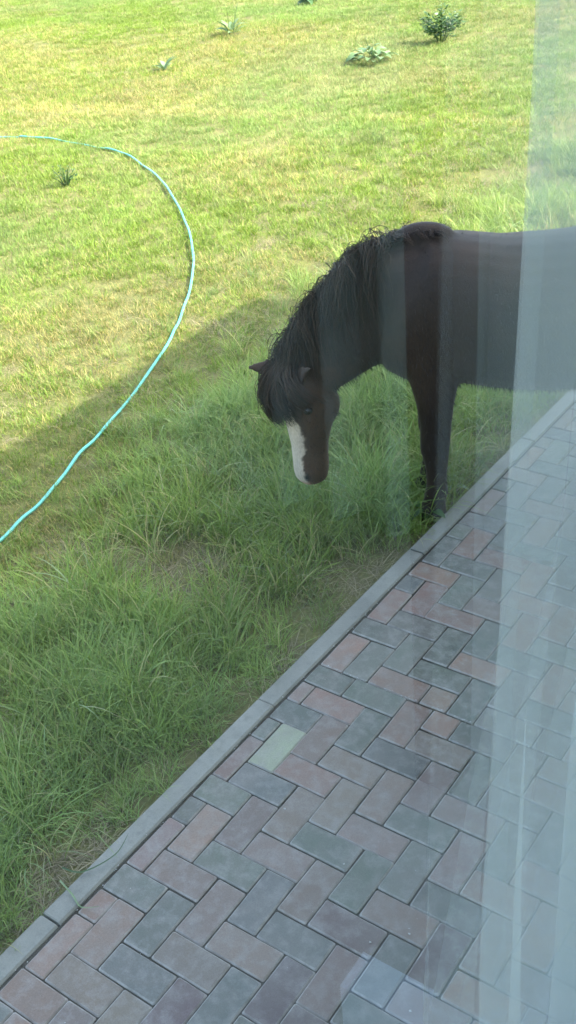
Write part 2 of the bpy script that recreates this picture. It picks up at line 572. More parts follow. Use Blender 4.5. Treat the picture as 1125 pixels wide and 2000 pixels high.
S = [i * 0.006 for i in range(0, 380)]
Z = [0.93 + (3.0 - 0.93) * (j / 40) for j in range(41)]
cv = [curtain_pt(s, z) for z in Z for s in S]
n = len(S)
cf = [(j * n + i, j * n + i + 1, (j + 1) * n + i + 1, (j + 1) * n + i) for j in range(40) for i in range(n - 1)]
mesh_obj('cloth', cv, cf, M_VOILE, cur, True)
Sh = [i * 0.006 for i in range(0, 6)]
hv = [tuple(np.array(curtain_pt(s, z)) + np.array((0.002, 0, 0))) for z in Z for s in Sh]
n = len(Sh)
hf = [(j * n + i, j * n + i + 1, (j + 1) * n + i + 1, (j + 1) * n + i) for j in range(40) for i in range(n - 1)]
M_HEM = M_VOILE.copy()
for nd_ in M_HEM.node_tree.nodes:
    if nd_.type == 'MATH' and nd_.operation == 'ADD': nd_.inputs[1].default_value = 0.10
mesh_obj('hem', hv, hf, M_HEM, cur, True)

# ------------------------------------------------------------------ grass
def grass_mat(name, a, b, dry, dry_amt, trans=0.35, rough=0.5):
    t = NT(name)
    bl = t.n('ShaderNodeAttribute', attribute_name='bv')                      # per blade
    ins = t.n('ShaderNodeAttribute', attribute_name='tint', attribute_type='INSTANCER')
    c = t.mixc(bl.outputs['Fac'], a, b)
    sep = t.n('ShaderNodeSeparateColor')
    t.l(ins.outputs['Color'], sep.inputs[0])
    dr = t.math('MULTIPLY', t.math('GREATER_THAN', t.math('ADD', bl.outputs['Fac'], sep.outputs[0]), 1.0 - dry_amt), 0.9)
    c = t.mixc(dr, c, dry)
    c = t.mixc(t.math('MULTIPLY', sep.outputs[1], 0.55), c, (0.20, 0.31, 0.12))   # bluish green patches
    hv_ = t.n('ShaderNodeHueSaturation')
    t.l(c, hv_.inputs['Color'])
    t.l(t.math('ADD', t.math('MULTIPLY', sep.outputs[2], 0.7), 0.65), hv_.inputs['Value'])
    c = hv_.outputs[0]
    p = t.n('ShaderNodeBsdfPrincipled', i_Roughness=rough)
    p.inputs['Specular IOR Level'].default_value = 0.35
    t.l(c, p.inputs['Base Color'])
    tl = t.n('ShaderNodeBsdfTranslucent')
    t.l(c, tl.inputs[0])
    m = t.n('ShaderNodeMixShader', i_0=trans)
    t.l(p.outputs[0], m.inputs[1])
    t.l(tl.outputs[0], m.inputs[2])
    t.surf(m.outputs[0])
    return t.m


M_SHORT = grass_mat('short_lawn_grass', (0.125, 0.218, 0.016), (0.212, 0.300, 0.028), (0.39, 0.32, 0.12), 0.055)
M_TALL = grass_mat('long_grass', (0.165, 0.265, 0.042), (0.30, 0.395, 0.080), (0.45, 0.39, 0.18), 0.05)
M_ARCH = grass_mat('pale_long_blades', (0.17, 0.27, 0.10), (0.30, 0.38, 0.19), (0.45, 0.42, 0.25), 0.10)
M_DRY = grass_mat('dry_thatch', (0.30, 0.25, 0.14), (0.40, 0.35, 0.22), (0.2, 0.16, 0.1), 0.2, 0.2)


def clump(name, nb, rad, hmin, hmax, width, bend, seed, mat, seg=4, flat=0.0):
    r = random.Random(seed)
    V, F, BV = [], [], []
    for b in range(nb):
        ang = r.uniform(0, 2 * math.pi)
        rr = rad * math.sqrt(r.random())
        px, py = rr * math.cos(ang), rr * math.sin(ang)
        h = r.uniform(hmin, hmax) * (1.0 if r.random() > 0.15 else 1.3)
        da = r.uniform(0, 2 * math.pi) if r.random() < 0.6 else ang + r.gauss(0, 0.6)
        lean = abs(r.gauss(0, 0.28)) + flat
        bd = bend * r.uniform(0.3, 1.6)
        fa = da + math.pi / 2 + r.gauss(0, 0.5)
        wd = width * r.uniform(0.6, 1.3)
        col = r.random()
        x, y, z, th = px, py, -0.01, lean
        base = len(V)
        for k in range(seg + 1):
            f = k / seg
            ww = wd * (1 - f ** 2.2) * (0.75 + 0.5 * f if f < .5 else 1)
            if k == seg:
                V.append((x, y, z)); BV.append(col)
            else:
                V.append((x - math.cos(fa) * ww / 2, y - math.sin(fa) * ww / 2, z)); BV.append(col)
                V.append((x + math.cos(fa) * ww / 2, y + math.sin(fa) * ww / 2, z)); BV.append(col)
            st = h / seg
            x += st * math.sin(th) * math.cos(da)
            y += st * math.sin(th) * math.sin(da)
            z += st * math.cos(th)
            th = min(th + bd / seg, 2.2)
            if z < 0.003: th = min(th, 1.5)
        for k in range(seg - 1):
            i = base + 2 * k
            F.append((i, i + 1, i + 3, i + 2))
        i = base + 2 * (seg - 1)
        F.append((i, i + 1, i + 2))
    me = bpy.data.meshes.new(name)
    me.from_pydata(V, [], F)
    me.update()
    a = me.attributes.new('bv', 'FLOAT', 'POINT')
    a.data.foreach_set('value', BV)
    me.polygons.foreach_set('use_smooth', [True] * len(me.polygons))
    me.materials.append(mat)
    return me


def scatter(name, meshes, P, rot, scl, idx, tint):
    """one stuff object: points that carry clump instances"""
    c = bpy.data.collections.new(name + '_clumps')
    for k, me in enumerate(meshes):
        o = bpy.data.objects.new('%s_clump_%02d' % (name, k), me)
        c.objects.link(o)
    me = bpy.data.meshes.new(name)
    me.vertices.add(len(P))
    me.vertices.foreach_set('co', P.astype(np.float32).ravel())
    for nm, typ, arr in (('rot', 'FLOAT_VECTOR', rot), ('scl', 'FLOAT', scl), ('idx', 'INT', idx), ('tint', 'FLOAT_VECTOR', tint)):
        a = me.attributes.new(nm, typ, 'POINT')
        a.data.foreach_set('vector' if typ == 'FLOAT_VECTOR' else 'value', np.ascontiguousarray(arr, dtype=np.int32 if typ == 'INT' else np.float32).ravel())
    o = link(name, me)
    ng = bpy.data.node_groups.new(name + '_nodes', 'GeometryNodeTree')
    ng.interface.new_socket('Geometry', in_out='INPUT', socket_type='NodeSocketGeometry')
    ng.interface.new_socket('Geometry', in_out='OUTPUT', socket_type='NodeSocketGeometry')
    gi_ = ng.nodes.new('NodeGroupInput')
    go = ng.nodes.new('NodeGroupOutput')
    ip = ng.nodes.new('GeometryNodeInstanceOnPoints')
    ci = ng.nodes.new('GeometryNodeCollectionInfo')
    ci.inputs['Collection'].default_value = c
    ci.inputs['Separate Children'].default_value = True
    ci.inputs['Reset Children'].default_value = True
    ip.inputs['Pick Instance'].default_value = True
    def attr(nm, typ):
        a = ng.nodes.new('GeometryNodeInputNamedAttribute')
        a.data_type = typ
        a.inputs[0].default_value = nm
        return a.outputs[0]
    L = ng.links.new
    L(gi_.outputs[0], ip.inputs['Points'])
    L(ci.outputs[0], ip.inputs['Instance'])
    L(attr('idx', 'INT'), ip.inputs['Instance Index'])
    e2r = ng.nodes.new('FunctionNodeEulerToRotation')
    L(attr('rot', 'FLOAT_VECTOR'), e2r.inputs[0])
    L(e2r.outputs[0], ip.inputs['Rotation'])
    L(attr('scl', 'FLOAT'), ip.inputs['Scale'])
    L(ip.outputs[0], go.inputs[0])
    md = o.modifiers.new('scatter', 'NODES')
    md.node_group = ng
    return o


def ground_z(x, y):
    return np.where(x < -0.6, -0.035 + 0.03 * (vnoise(x, y, 0.9, 5) - 0.5), -0.035)


SHADE_X = -2.44
# --- short lawn, everywhere beyond the shaggy strip
def pts(x0, x1, y0, y1, dens):
    m = int((x1 - x0) * (y1 - y0) * dens)
    return rng.uniform(x0, x1, m), rng.uniform(y0, y1, m)


def frustum_keep(x, y, margin):
    d = np.stack([x - CAM_POS.x, y - CAM_POS.y, np.full_like(x, -CAM_POS.z)], 1)
    z = d @ np.array(fw)
    px = 562.5 + 2147.76 * (d @ np.array(xr)) / np.maximum(z, 0.05)
    py = 1000 - 2147.76 * (d @ np.array(yr)) / np.maximum(z, 0.05)
    return (z > 0.05) & (px > -margin) & (px < 1125 + margin) & (py > -margin * 0.35) & (py < 2000 + margin)


sx, sy = pts(-21, -0.5, -1.5, 20, 400)
dist = np.hypot(sx - CAM_POS.x, sy - CAM_POS.y)
vis = frustum_keep(sx, sy, 260)
shag = 1.55 + 0.9 * (fbm(sx, sy, 0.8, 40) - 0.5) + 0.15 * (sy - 1.5)          # width of long strip
e = kerb_out(sy) - sx
pk = np.clip(0.42 + 2.2 / dist, 0, 1) * np.where(vis, 1.0, 0.22) * np.clip((e - shag + 0.5) / 0.5, 0.35, 1)
bare = fbm(sx, sy, 0.55, 9)
pk *= np.clip(1.5 - 1.5 * np.clip((bare - 0.55) / 0.15, 0, 1) * 0.55, 0.2, 1)
k = rng.random(len(sx)) < pk
sx, sy, dist, e, bare = sx[k], sy[k], dist[k], e[k], bare[k]
short = [clump('short_clump', 46, 0.075, 0.022, 0.052, 0.0036, 0.9, 100 + i, M_SHORT, 3, 0.25) for i in range(6)]
short += [clump('short_tuft', 26, 0.05, 0.035, 0.08, 0.0038, 1.2, 120 + i, M_SHORT, 3, 0.15) for i in range(3)]
n_ = len(sx)
P = np.stack([sx, sy, ground_z(sx, sy)], 1)
rot = np.stack([rng.normal(0, .08, n_), rng.normal(0, .08, n_), rng.uniform(0, 6.283, n_)], 1)
scl = rng.uniform(0.7, 1.15, n_) * np.where(dist > 7, 1.15, 1.0)
green = fbm(sx, sy, 2.6, 21)
dryp = fbm(sx, sy, 1.5, 31)
stripe = np.exp(-((sy - (7.80 + 0.19 * (sx + 3))) / 0.17) ** 2)
tint = np.stack([np.clip((dryp - 0.41) * 2.0 + 0.65 * stripe + 0.25 * np.clip((bare - .5) * 4, 0, 1), 0, 0.95) * rng.uniform(0.4, 1, n_),
                 np.clip((green - 0.47) * 3.2 + 0.12 * (sx + 9) / 8 * (sy > 8), 0, 1) * 0.75,
                 np.clip(0.5 + 0.7 * (fbm(sx, sy, 0.5, 61) - 0.5) + 0.2 * rng.normal(0, 1, n_) + 0.35 * stripe, 0, 1)], 1)
idx = np.where(rng.random(n_) < 0.8, rng.integers(0, 6, n_), rng.integers(6, 9, n_))
grass_short = scatter('lawn_grass', short, P, rot, scl, idx, tint)
tag(grass_short, 'sunny short lawn grass with straw coloured patches', 'grass', kind='stuff')

# --- long shaggy grass along the kerb
lx, ly = pts(-4.2, -0.345, -1.6, 9.5, 640)
e = kerb_out(ly) - lx
shag = 1.55 + 0.8 * (fbm(lx, ly, 0.8, 40) - 0.5) + 0.05 * (ly - 1.5)
patch = fbm(lx, ly, 0.42, 71)
ed = np.clip((e - 0.005) / 0.05, 0, 1)
pk = np.clip((shag - e) / 0.6 + 0.25, 0.05, 1) * ed * np.clip((patch - 0.30) / 0.22, 0.10, 1) * np.where(frustum_keep(lx, ly, 200), 1, 0.35)
k = rng.random(len(lx)) < pk
lx, ly, e, patch = lx[k], ly[k], e[k], patch[k]
tall = [clump('long_clump', 24, 0.05, 0.10, 0.21, 0.0036, 1.15, 200 + i, M_TALL, 5, 0.05) for i in range(5)]
tall += [clump('long_tuft', 26, 0.045, 0.16, 0.31, 0.0036, 1.45, 220 + i, M_TALL, 6, 0.10) for i in range(3)]
tall += [clump('arching_blades', 9, 0.05, 0.14, 0.28, 0.0042, 2.2, 260 + i, M_ARCH, 8, 0.25) for i in range(4)]
tall += [clump('under_clump', 26, 0.06, 0.05, 0.12, 0.004, 1.1, 240 + i, M_TALL, 4, 0.2) for i in range(4)]
n_ = len(lx)
P = np.stack([lx, ly, ground_z(lx, ly)], 1)
rot = np.stack([rng.normal(0, .15, n_), rng.normal(0, .15, n_), rng.uniform(0, 6.283, n_)], 1)
big = fbm(lx, ly, 0.6, 81)
u = rng.random(n_)
idx = np.where(u < 0.40, rng.integers(0, 5, n_), np.where(u < 0.40 + np.clip((big - 0.48) * 2.2, 0.02, 0.35), rng.integers(5, 8, n_), rng.integers(12, 16, n_)))
idx = np.where(rng.random(n_) < 0.085 * np.clip((big - 0.35) * 5, 0.2, 1.6), rng.integers(8, 12, n_), idx)
scl = rng.uniform(0.7, 1.15, n_) * np.clip(0.6 + e * 1.6, 0.6, 1.1) * np.clip(1.25 - 0.25 * e, 0.6, 1.0) * (1 + 0.7 * np.exp(-((ly - 2.2) / 0.3) ** 2 - (e / 0.3) ** 2))
tint = np.stack([np.clip((0.50 - patch) * 2.6, 0, 0.75) * rng.uniform(0, 1, n_) + 0.25 * (rng.random(n_) < 0.06),
                 np.clip((fbm(lx, ly, 0.7, 91) - 0.42) * 3.5, 0, 1) * rng.uniform(0.3, 1, n_),
                 np.clip(0.5 + 1.0 * (fbm(lx, ly, 0.35, 99) - 0.5) + 0.12 * rng.normal(0, 1, n_), 0, 1)], 1)
grass_long = scatter('long_grass', tall, P, rot, scl, idx, tint)
tag(grass_long, 'long shaggy shaded grass beside the concrete kerb', 'grass', kind='stuff')

# --- dry thatch in the bare places and along the kerb
dx, dy = pts(-3.2, -0.345, -1.4, 7.5, 620)
e = kerb_out(dy) - dx
patch = fbm(dx, dy, 0.42, 71)
pk = np.clip(np.exp(-((e - 0.04) / 0.05) ** 2) * 1.0 * np.clip(fbm(dx, dy, 0.5, 77) * 3 - 0.9, 0.1, 1) + np.clip((0.43 - patch) * 3, 0, 0.5), 0.04, 1) * (e > 0.01) * (e < 3)
k = rng.random(len(dx)) < pk
dx, dy, e = dx[k], dy[k], e[k]
n_ = len(dx)
dry = [clump('thatch_clump', 18, 0.05, 0.04, 0.11, 0.0028, 0.7, 300 + i, M_DRY, 3, 1.05) for i in range(4)]
P = np.stack([dx, dy, ground_z(dx, dy) + 0.012], 1)
rot = np.stack([rng.normal(0, .1, n_), rng.normal(0, .1, n_), rng.uniform(0, 6.283, n_)], 1)
tint = np.stack([rng.uniform(0, .3, n_), np.zeros(n_), rng.uniform(0.0, 0.75, n_)], 1)
thatch = scatter('dry_grass', dry, P, rot, rng.uniform(0.6, 1.1, n_), rng.integers(0, 4, n_), tint)
tag(thatch, 'flattened dry brown grass in gaps and along the kerb', 'grass', kind='stuff')


# ------------------------------------------------------------------ hose
def catmull(pts_, sub):
    out = []
    p = [pts_[0]] + list(pts_) + [pts_[-1]]
    for i in range(1, len(p) - 2):
        for s in range(sub):
            q = s / sub
            a, b, c, d = (Vector(x) for x in p[i - 1:i + 3])
            out.append(0.5 * ((2 * b) + (c - a) * q + (2 * a - 5 * b + 4 * c - d) * q * q + (3 * b - a - 3 * c + d) * q ** 3))
    out.append(Vector(p[-2]))
    return out


def tube(path_, radii, sides=8, cap=True):
    V, F = [], []
    n = len(path_)
    prev = None
    for i, p in enumerate(path_):
        d = (path_[min(i + 1, n - 1)] - path_[max(i - 1, 0)]).normalized()
        if prev is None:
            ref = Vector((0, 0, 1)) if abs(d.z) < 0.9 else Vector((1, 0, 0))
            a = d.cross(ref).normalized()
        else:
            a = (prev - d * prev.dot(d))
            a = a.normalized() if a.length > 1e-6 else d.orthogonal().normalized()
        b = d.cross(a)
        prev = a
        r = radii[i] if hasattr(radii, '__len__') else radii
        for k in range(sides):
            th = 2 * math.pi * k / sides
            V.append(p + (a * math.cos(th) + b * math.sin(th)) * r)
    for i in range(n - 1):
        for k in range(sides):
            F.append((i * sides + k, i * sides + (k + 1) % sides, (i + 1) * sides + (k + 1) % sides, (i + 1) * sides + k))
    if cap:
        F.append(tuple(range(sides - 1, -1, -1)))
        F.append(tuple((n - 1) * sides + k for k in range(sides)))
    return V, F


t = NT('turquoise_hose_plastic')
tc = t.n('ShaderNodeTexCoord')
nz = t.noise(40, 4, 0.6, tc.outputs['Object'])
t.pbr(t.mixc(nz.outputs[0], (0.07, 0.36, 0.31), (0.12, 0.46, 0.42)), 0.3, t.bump(nz.outputs[0], 0.1, 0.002), 0.5)
hp = [(-8.2, 5.2), (-7.032, 5.854), (-6.828, 5.97), (-6.267, 5.976), (-5.761, 5.917), (-5.354, 5.806), (-4.77, 5.469), (-4.247, 5.074),
      (-3.753, 4.639), (-3.361, 4.238), (-3.109, 3.937), (-2.902, 3.65), (-2.66, 3.245), (-2.465, 2.874), (-2.164, 2.102), (-2.048, 1.744),
      (-1.923, 1.386), (-1.861, 1.083), (-1.80, 0.5), (-1.7, -0.3), (-1.5, -1.2)]
hz = [-0.04, -0.03, -0.016, -0.036, -0.024, -0.016, -0.010, -0.006, 0.000, 0.004, 0.002, -0.004, -0.012, -0.016, -0.012, -0.010, -0.012, -0.008, 0.0, 0.0, 0.0]
hpath = catmull([(x * (1 - z / 2.55) + CAM_POS.x * z / 2.55, y * (1 - z / 2.55) + CAM_POS.y * z / 2.55, z) for (x, y), z in zip(hp, hz)], 10)
hpath = [p + Vector((0.010 * math.sin(i * 0.11) + 0.002 * math.sin(i * 0.53), 0.008 * math.sin(i * 0.13 + 1), 0.006 * math.sin(i * 0.31) + 0.004 * math.sin(i * 0.77) - 0.004)) for i, p in enumerate(hpath)]
V, F = tube(hpath, 0.0080, 10)
hose = mesh_obj('garden_hose', V, F, t.m, smooth=True)
tag(hose, 'turquoise garden hose curving across the lawn from sun into shade', 'hose')


# ------------------------------------------------------------------ weeds
def leaf_mesh(L, W, droop, fold, seed, wavy=0.0):
    r = random.Random(seed)
    V, F = [], []
    ns = 7
    for i in range(ns + 1):
        f = i / ns
        w = W * (math.sin(math.pi * min(1, f * 0.92 + 0.06)) ** 0.75) * (1 - 0.25 * f)
        if i == ns: w = 0.001
        ang = droop * f
        x = L * (math.sin(ang) / droop if droop > 1e-3 else f)
        z = -L * (1 - math.cos(ang)) / max(droop, 1e-3)
        wv = wavy * math.sin(f * 14 + r.random())
        for s in (-1, 0, 1):
            V.append((x, s * w / 2, z + abs(s) * w * fold + s * wv * w))
    for i in range(ns):
        for s in range(2):
            a = i * 3 + s
            F.append((a, a + 3, a + 4, a + 1))
    me = bpy.data.meshes.new('leaf')
    me.from_pydata(V, [], F)
    me.update()
    me.polygons.foreach_set('use_smooth', [True] * len(me.polygons))
    return me


def leaf_mat(name, a, b, trans=0.25):
    t = NT(name)
    oi = t.n('ShaderNodeObjectInfo')
    gi_ = t.n('ShaderNodeNewGeometry')
    f = t.math('FRACT', t.math('ADD', oi.outputs['Random'], gi_.outputs['Random Per Island']))
    c = t.mixc(f, a, b)
    p = t.n('ShaderNodeBsdfPrincipled', i_Roughness=0.4)
    p.inputs['Specular IOR Level'].default_value = 0.5
    t.l(c, p.inputs['Base Color'])
    tl = t.n('ShaderNodeBsdfTranslucent')
    t.l(c, tl.inputs[0])
    m = t.n('ShaderNodeMixShader', i_0=trans)
    t.l(p.outputs[0], m.inputs[1])
    t.l(tl.outputs[0], m.inputs[2])
    t.surf(m.outputs[0])
    return t.m


M_LEAF = leaf_mat('broad_leaf', (0.10, 0.18, 0.06), (0.20, 0.29, 0.13))
M_LEAFD = leaf_mat('dark_leaf', (0.03, 0.075, 0.02), (0.07, 0.15, 0.035))


def rosette(name, x, y, n, L, W, label, cat, mat, tilt=(0.3, 1.1), droop=0.9, stalk=None, spread=0.02):
    r = random.Random(int(abs(x * 100 + y * 37)))
    root = empty(name, (x, y, float(ground_z(np.array([x]), np.array([y]))[0]) + 0.012), r.uniform(0, 6))
    tag(root, label, cat, 'weeds by the kerb' if name == 'plantain' else 'broad leaved weeds on the far lawn')
    variants = [leaf_mesh(L * s, W * s, droop * q, 0.18, i, 0.06) for i, (s, q) in enumerate(((1, 1), (0.8, 0.7), (1.15, 1.2)))]
    for v in variants: v.materials.append(mat)
    for i in range(n):
        o = link('leaf', variants[i % 3], None, root)
        az = i * 2.399 + r.uniform(-.3, .3)
        el = r.uniform(*tilt)
        s = r.uniform(0.7, 1.1)
        o.rotation_euler = (r.gauss(0, .25), -el, az)
        q = spread * math.sqrt((i + 0.5) / n)
        o.location = (q * math.cos(az), q * math.sin(az), 0.01 + 0.03 * r.random() + (0.6 * (spread - q) if spread > .05 else 0))
        o.scale = (s, s, s)
    if stalk:
        for i in range(stalk[0]):
            p0 = Vector((r.uniform(-.03, .03), r.uniform(-.03, .03), 0))
            p2 = p0 + Vector((r.gauss(0, .05), r.gauss(0, .05), stalk[1] * r.uniform(.7, 1.1)))
            V_, F_ = tube(catmull([p0, p0.lerp(p2, .5) + Vector((.01, 0, 0)), p2], 4), [0.004] * 4 + [0.003] * 4 + [0.001], 5)
            mesh_obj('stalk', V_, F_, M_LEAFD, root, True)
    return root


rosette('dock_weed', -5.24, 9.70, 34, 0.14, 0.085, 'wide pale leaved weed rosette left of the bushy shrub', 'weed', M_LEAF, (0.1, 0.9), 1.1, (3, 0.30), 0.19)
rosette('dock_weed', -7.90, 10.65, 16, 0.19, 0.062, 'weed with upright leaves and stalks near the top edge of the lawn', 'weed', M_LEAF, (0.4, 1.2), 0.8, (3, 0.34), 0.07)
rosette('dock_weed', -7.42, 8.74, 9, 0.17, 0.06, 'small weed of few pale leaves, leftmost on the far lawn', 'weed', M_LEAF, (0.4, 1.1), 0.5)
rosette('dock_weed', -8.14, 12.75, 18, 0.17, 0.08, 'dark weed cut off by the top edge of the picture', 'weed', M_LEAFD, (0.2, 1.0), 0.7)
rosette('plantain', -0.40, 2.33, 6, 0.08, 0.035, "small pale leafed weed between pony's hoof and kerb", 'weed', M_LEAF, (0.2, 0.9), 0.7)
rosette('plantain', -0.38, 2.12, 7, 0.12, 0.045, "broad dark leaved weed drooping over the kerb under the pony's leg", 'weed', M_LEAFD, (0.1, 0.7), 0.9)


def bush(x, y, rx, rz_, nl, ls, label, mat, seed, name='shrub'):
    r = random.Random(seed)
    z0 = float(ground_z(np.array([x]), np.array([y]))[0])
    root = empty(name, (x, y, z0))
    tag(root, label, 'shrub' if name == 'shrub' else 'weed')
    V, F = [], []
    tips = []
    SV, SF = [], []
    for i in range(14):
        a, q = r.uniform(0, 6.283), r.random() ** 0.6
        tip = Vector((rx * q * math.cos(a), rx * q * math.sin(a), rz_ * r.uniform(0.55, 1.0) * (1.1 - 0.5 * q)))
        tips.append(tip)
        v_, f_ = tube(catmull([Vector((tip.x * .15, tip.y * .15, 0)), Vector((tip.x * .5, tip.y * .5, tip.z * .6)), tip], 3), [0.005] * 3 + [0.003] * 3 + [0.001], 4)
        n0 = len(SV)
        SV += v_
        SF += [tuple(i_ + n0 for i_ in q_) for q_ in f_]
    mesh_obj('stems', SV, SF, M_LEAFD, root, True)
    for i in range(nl):
        tip = r.choice(tips)
        f = r.uniform(0.25, 1.0)
        c = Vector((tip.x * f, tip.y * f, tip.z * (0.25 + 0.75 * f))) + Vector((r.gauss(0, .025), r.gauss(0, .025), r.gauss(0, .02)))
        d = Vector((c.x + r.gauss(0, .1), c.y + r.gauss(0, .1), r.uniform(-.03, .12))).normalized()
        s = d.cross(Vector((r.gauss(0, .4), r.gauss(0, .4), 1))).normalized()
        L = ls * r.uniform(0.6, 1.3)
        n0 = len(V)
        nn = d.cross(s)
        V += [c, c + d * L * .5 + s * L * .28 + nn * L * .06, c + d * L, c + d * L * .5 - s * L * .28 + nn * L * .06]
        F.append((n0, n0 + 1, n0 + 2, n0 + 3))
    fo = mesh_obj('foliage', V, F, mat, root)
    return root


bush(-4.93, 10.72, 0.24, 0.44, 620, 0.055, 'bushy leafy green shrub on the far lawn', M_LEAFD, 3)
bush(-5.34, 5.02, 0.11, 0.24, 70, 0.028, 'sparse dark twiggy weed inside the curve of the hose', M_LEAFD, 5, 'twiggy_weed')

# torn blades lying across the kerb
for i, (pl, lab) in enumerate((([(-0.40, -0.02, 0.02), (-0.335, 0.0, 0.022), (-0.29, 0.09, 0.03), (-0.315, 0.175, 0.022)], 'long curved grass blade lying across the kerb'),
                               ([(-0.365, -0.06, 0.03), (-0.31, -0.07, 0.016), (-0.262, -0.085, 0.012), (-0.222, -0.055, 0.008)], 'short pale grass blade fallen over kerb joint onto paving'))):
    q = catmull(pl, 6)
    V, F = [], []
    for j, p in enumerate(q):
        f = j / (len(q) - 1)
        d = (q[min(j + 1, len(q) - 1)] - q[max(j - 1, 0)]).normalized()
        s = d.cross(Vector((0, 0, 1))).normalized() * 0.0026 * (1 - f ** 3 * .9)
        V += [p - s, p + Vector((0, 0, -.001)), p + s]
    for j in range(len(q) - 1):
        for s in range(2):
            a_ = j * 3 + s
            F.append((a_, a_ + 3, a_ + 4, a_ + 1))
    o = mesh_obj('grass_blade', V, F, M_LEAFD if i == 0 else M_LEAF, smooth=True)
    tag(o, lab, 'grass blade', 'grass blades fallen on the kerb')

# grit and moss in the joints
M_GRIT = plain('pale_grit', (0.5, 0.49, 0.45), 0.8, 0.3, 90, 0.3, 0.2)
V, F = [], []
r = random.Random(5)


def grit(x, y, s):
    n0 = len(V)
    pts_ = [(1, 0, 0), (0, 1, 0), (-1, 0, 0), (0, -1, 0), (0, 0, 1), (0, 0, -1)]
    for p in pts_:
        V.append((x + p[0] * s * r.uniform(.6, 1.2), y + p[1] * s * r.uniform(.6, 1.2), 0.0015 + s * .5 + p[2] * s * .8))
    for a, b in ((0, 1), (1, 2), (2, 3), (3, 0)):
        F.append((n0 + a, n0 + b, n0 + 4))
        F.append((n0 + b, n0 + a, n0 + 5))


for i in range(110):
    grit(r.uniform(-0.25, 0.9), 1.1 + r.gauss(0, .004), r.uniform(.0012, .003))
for i in range(60):
    yy = r.uniform(-0.5, 3.4)
    grit(kerb_in(yy) + r.gauss(0.003, .004), yy, r.uniform(.0012, .0032))
for (x, y) in ((0.45, 1.95), (0.475, 0.245), (0.66, 0.13), (0.28, 0.42), (0.55, 0.32), (0.02, 0.5)):
    grit(x, y, 0.0042)
for i in range(60):
    grit(r.uniform(-.2, 1.1), r.uniform(-.4, 3.2), r.uniform(.0008, .0022))
o = mesh_obj('grit', V, F, M_GRIT)
tag(o, 'specks of pale grit lying in the paving joints', None, kind='stuff')


# ------------------------------------------------------------------ pony
t = NT('dark_pony_coat')
tc = t.n('ShaderNodeTexCoord')
ca = t.n('ShaderNodeAttribute', attribute_name='coat')
mp = t.n('ShaderNodeMapping', i_Scale=(1, 1, 0.35))
t.l(tc.outputs['Object'], mp.inputs[0])
n1 = t.noise(7, 4, 0.6, mp.outputs[0])
n2 = t.noise(170, 4, 0.7, mp.outputs[0])
c = t.mixc(t.ramp(n1.outputs[0], [(0.35, (0,) * 3), (0.7, (1,) * 3)]).outputs[0], (0.75,) * 3, (1.25, 1.15, 1.05))
c = t.mixc(1.0, ca.outputs['Color'], c, 'MULTIPLY')
c = t.mixc(0.6, c, t.ramp(n2.outputs[0], [(0.3, (0.6,) * 3), (0.7, (1.4,) * 3)]).outputs[0], 'MULTIPLY')
pn = t.pbr(c, 0.6, t.bump(n2.outputs[0], 0.35, 0.006), 0.25)
pn.inputs['Sheen Weight'].default_value = 0.25
pn.inputs['Sheen Roughness'].default_value = 0.4
pn.inputs['Sheen Tint'].default_value = (0.5, 0.42, 0.36, 1)
M_COAT = t.m


def hair_mat(name, a, b):
    t = NT(name)
    g_ = t.n('ShaderNodeNewGeometry')
    c = t.mixc(g_.outputs['Random Per Island'], a, b)
    t.pbr(c, 0.55, None, 0.25)
    return t.m


M_MANE = hair_mat('mane_hair', (0.006, 0.0050, 0.0045), (0.085, 0.056, 0.038))
M_FORE = hair_mat('forelock_hair', (0.018, 0.012, 0.009), (0.085, 0.055, 0.039))
M_FUR = hair_mat('coat_hair', (0.008, 0.006, 0.005), (0.040, 0.027, 0.019))

PO = Vector((-0.4066, 2.2315, -0.02))
pony = empty('pony', PO, R(210))
tag(pony, 'dark brown pony with white blaze grazing beside the kerb', 'pony')

PV, PF = [], []


def loft(rings, sides=20, power=2.0):
    """rings: (centre, axis_a * half, axis_b * half)"""
    n0 = len(PV)
    for (c, a, b) in rings:
        for k in range(sides):
            th = 2 * math.pi * k / sides
            ct, st = math.cos(th), math.sin(th)
            e_ = 2.0 / power
            PV.append(Vector(c) + Vector(a) * (math.copysign(abs(ct) ** e_, ct)) + Vector(b) * (math.copysign(abs(st) ** e_, st)))
    m = len(rings)
    for i in range(m - 1):
        for k in range(sides):
            PF.append((n0 + i * sides + k, n0 + i * sides + (k + 1) % sides, n0 + (i + 1) * sides + (k + 1) % sides, n0 + (i + 1) * sides + k))
    PF.append(tuple(n0 + k for k in range(sides - 1, -1, -1)))
    PF.append(tuple(n0 + (m - 1) * sides + k for k in range(sides)))


def blob(c, ax, ay, az, rot=None):
    rings = []
    for i in range(11):
        ph = math.pi * (i / 10) - math.pi / 2
        rr = max(0.02, math.cos(ph))
        c_ = Vector((0, 0, math.sin(ph) * az))
        A, B = Vector((ax * rr, 0, 0)), Vector((0, ay * rr, 0))
        if rot is not None:
            c_, A, B = rot @ c_, rot @ A, rot @ B
        rings.append((Vector(c) + c_, A, B))
    loft(rings, 14)


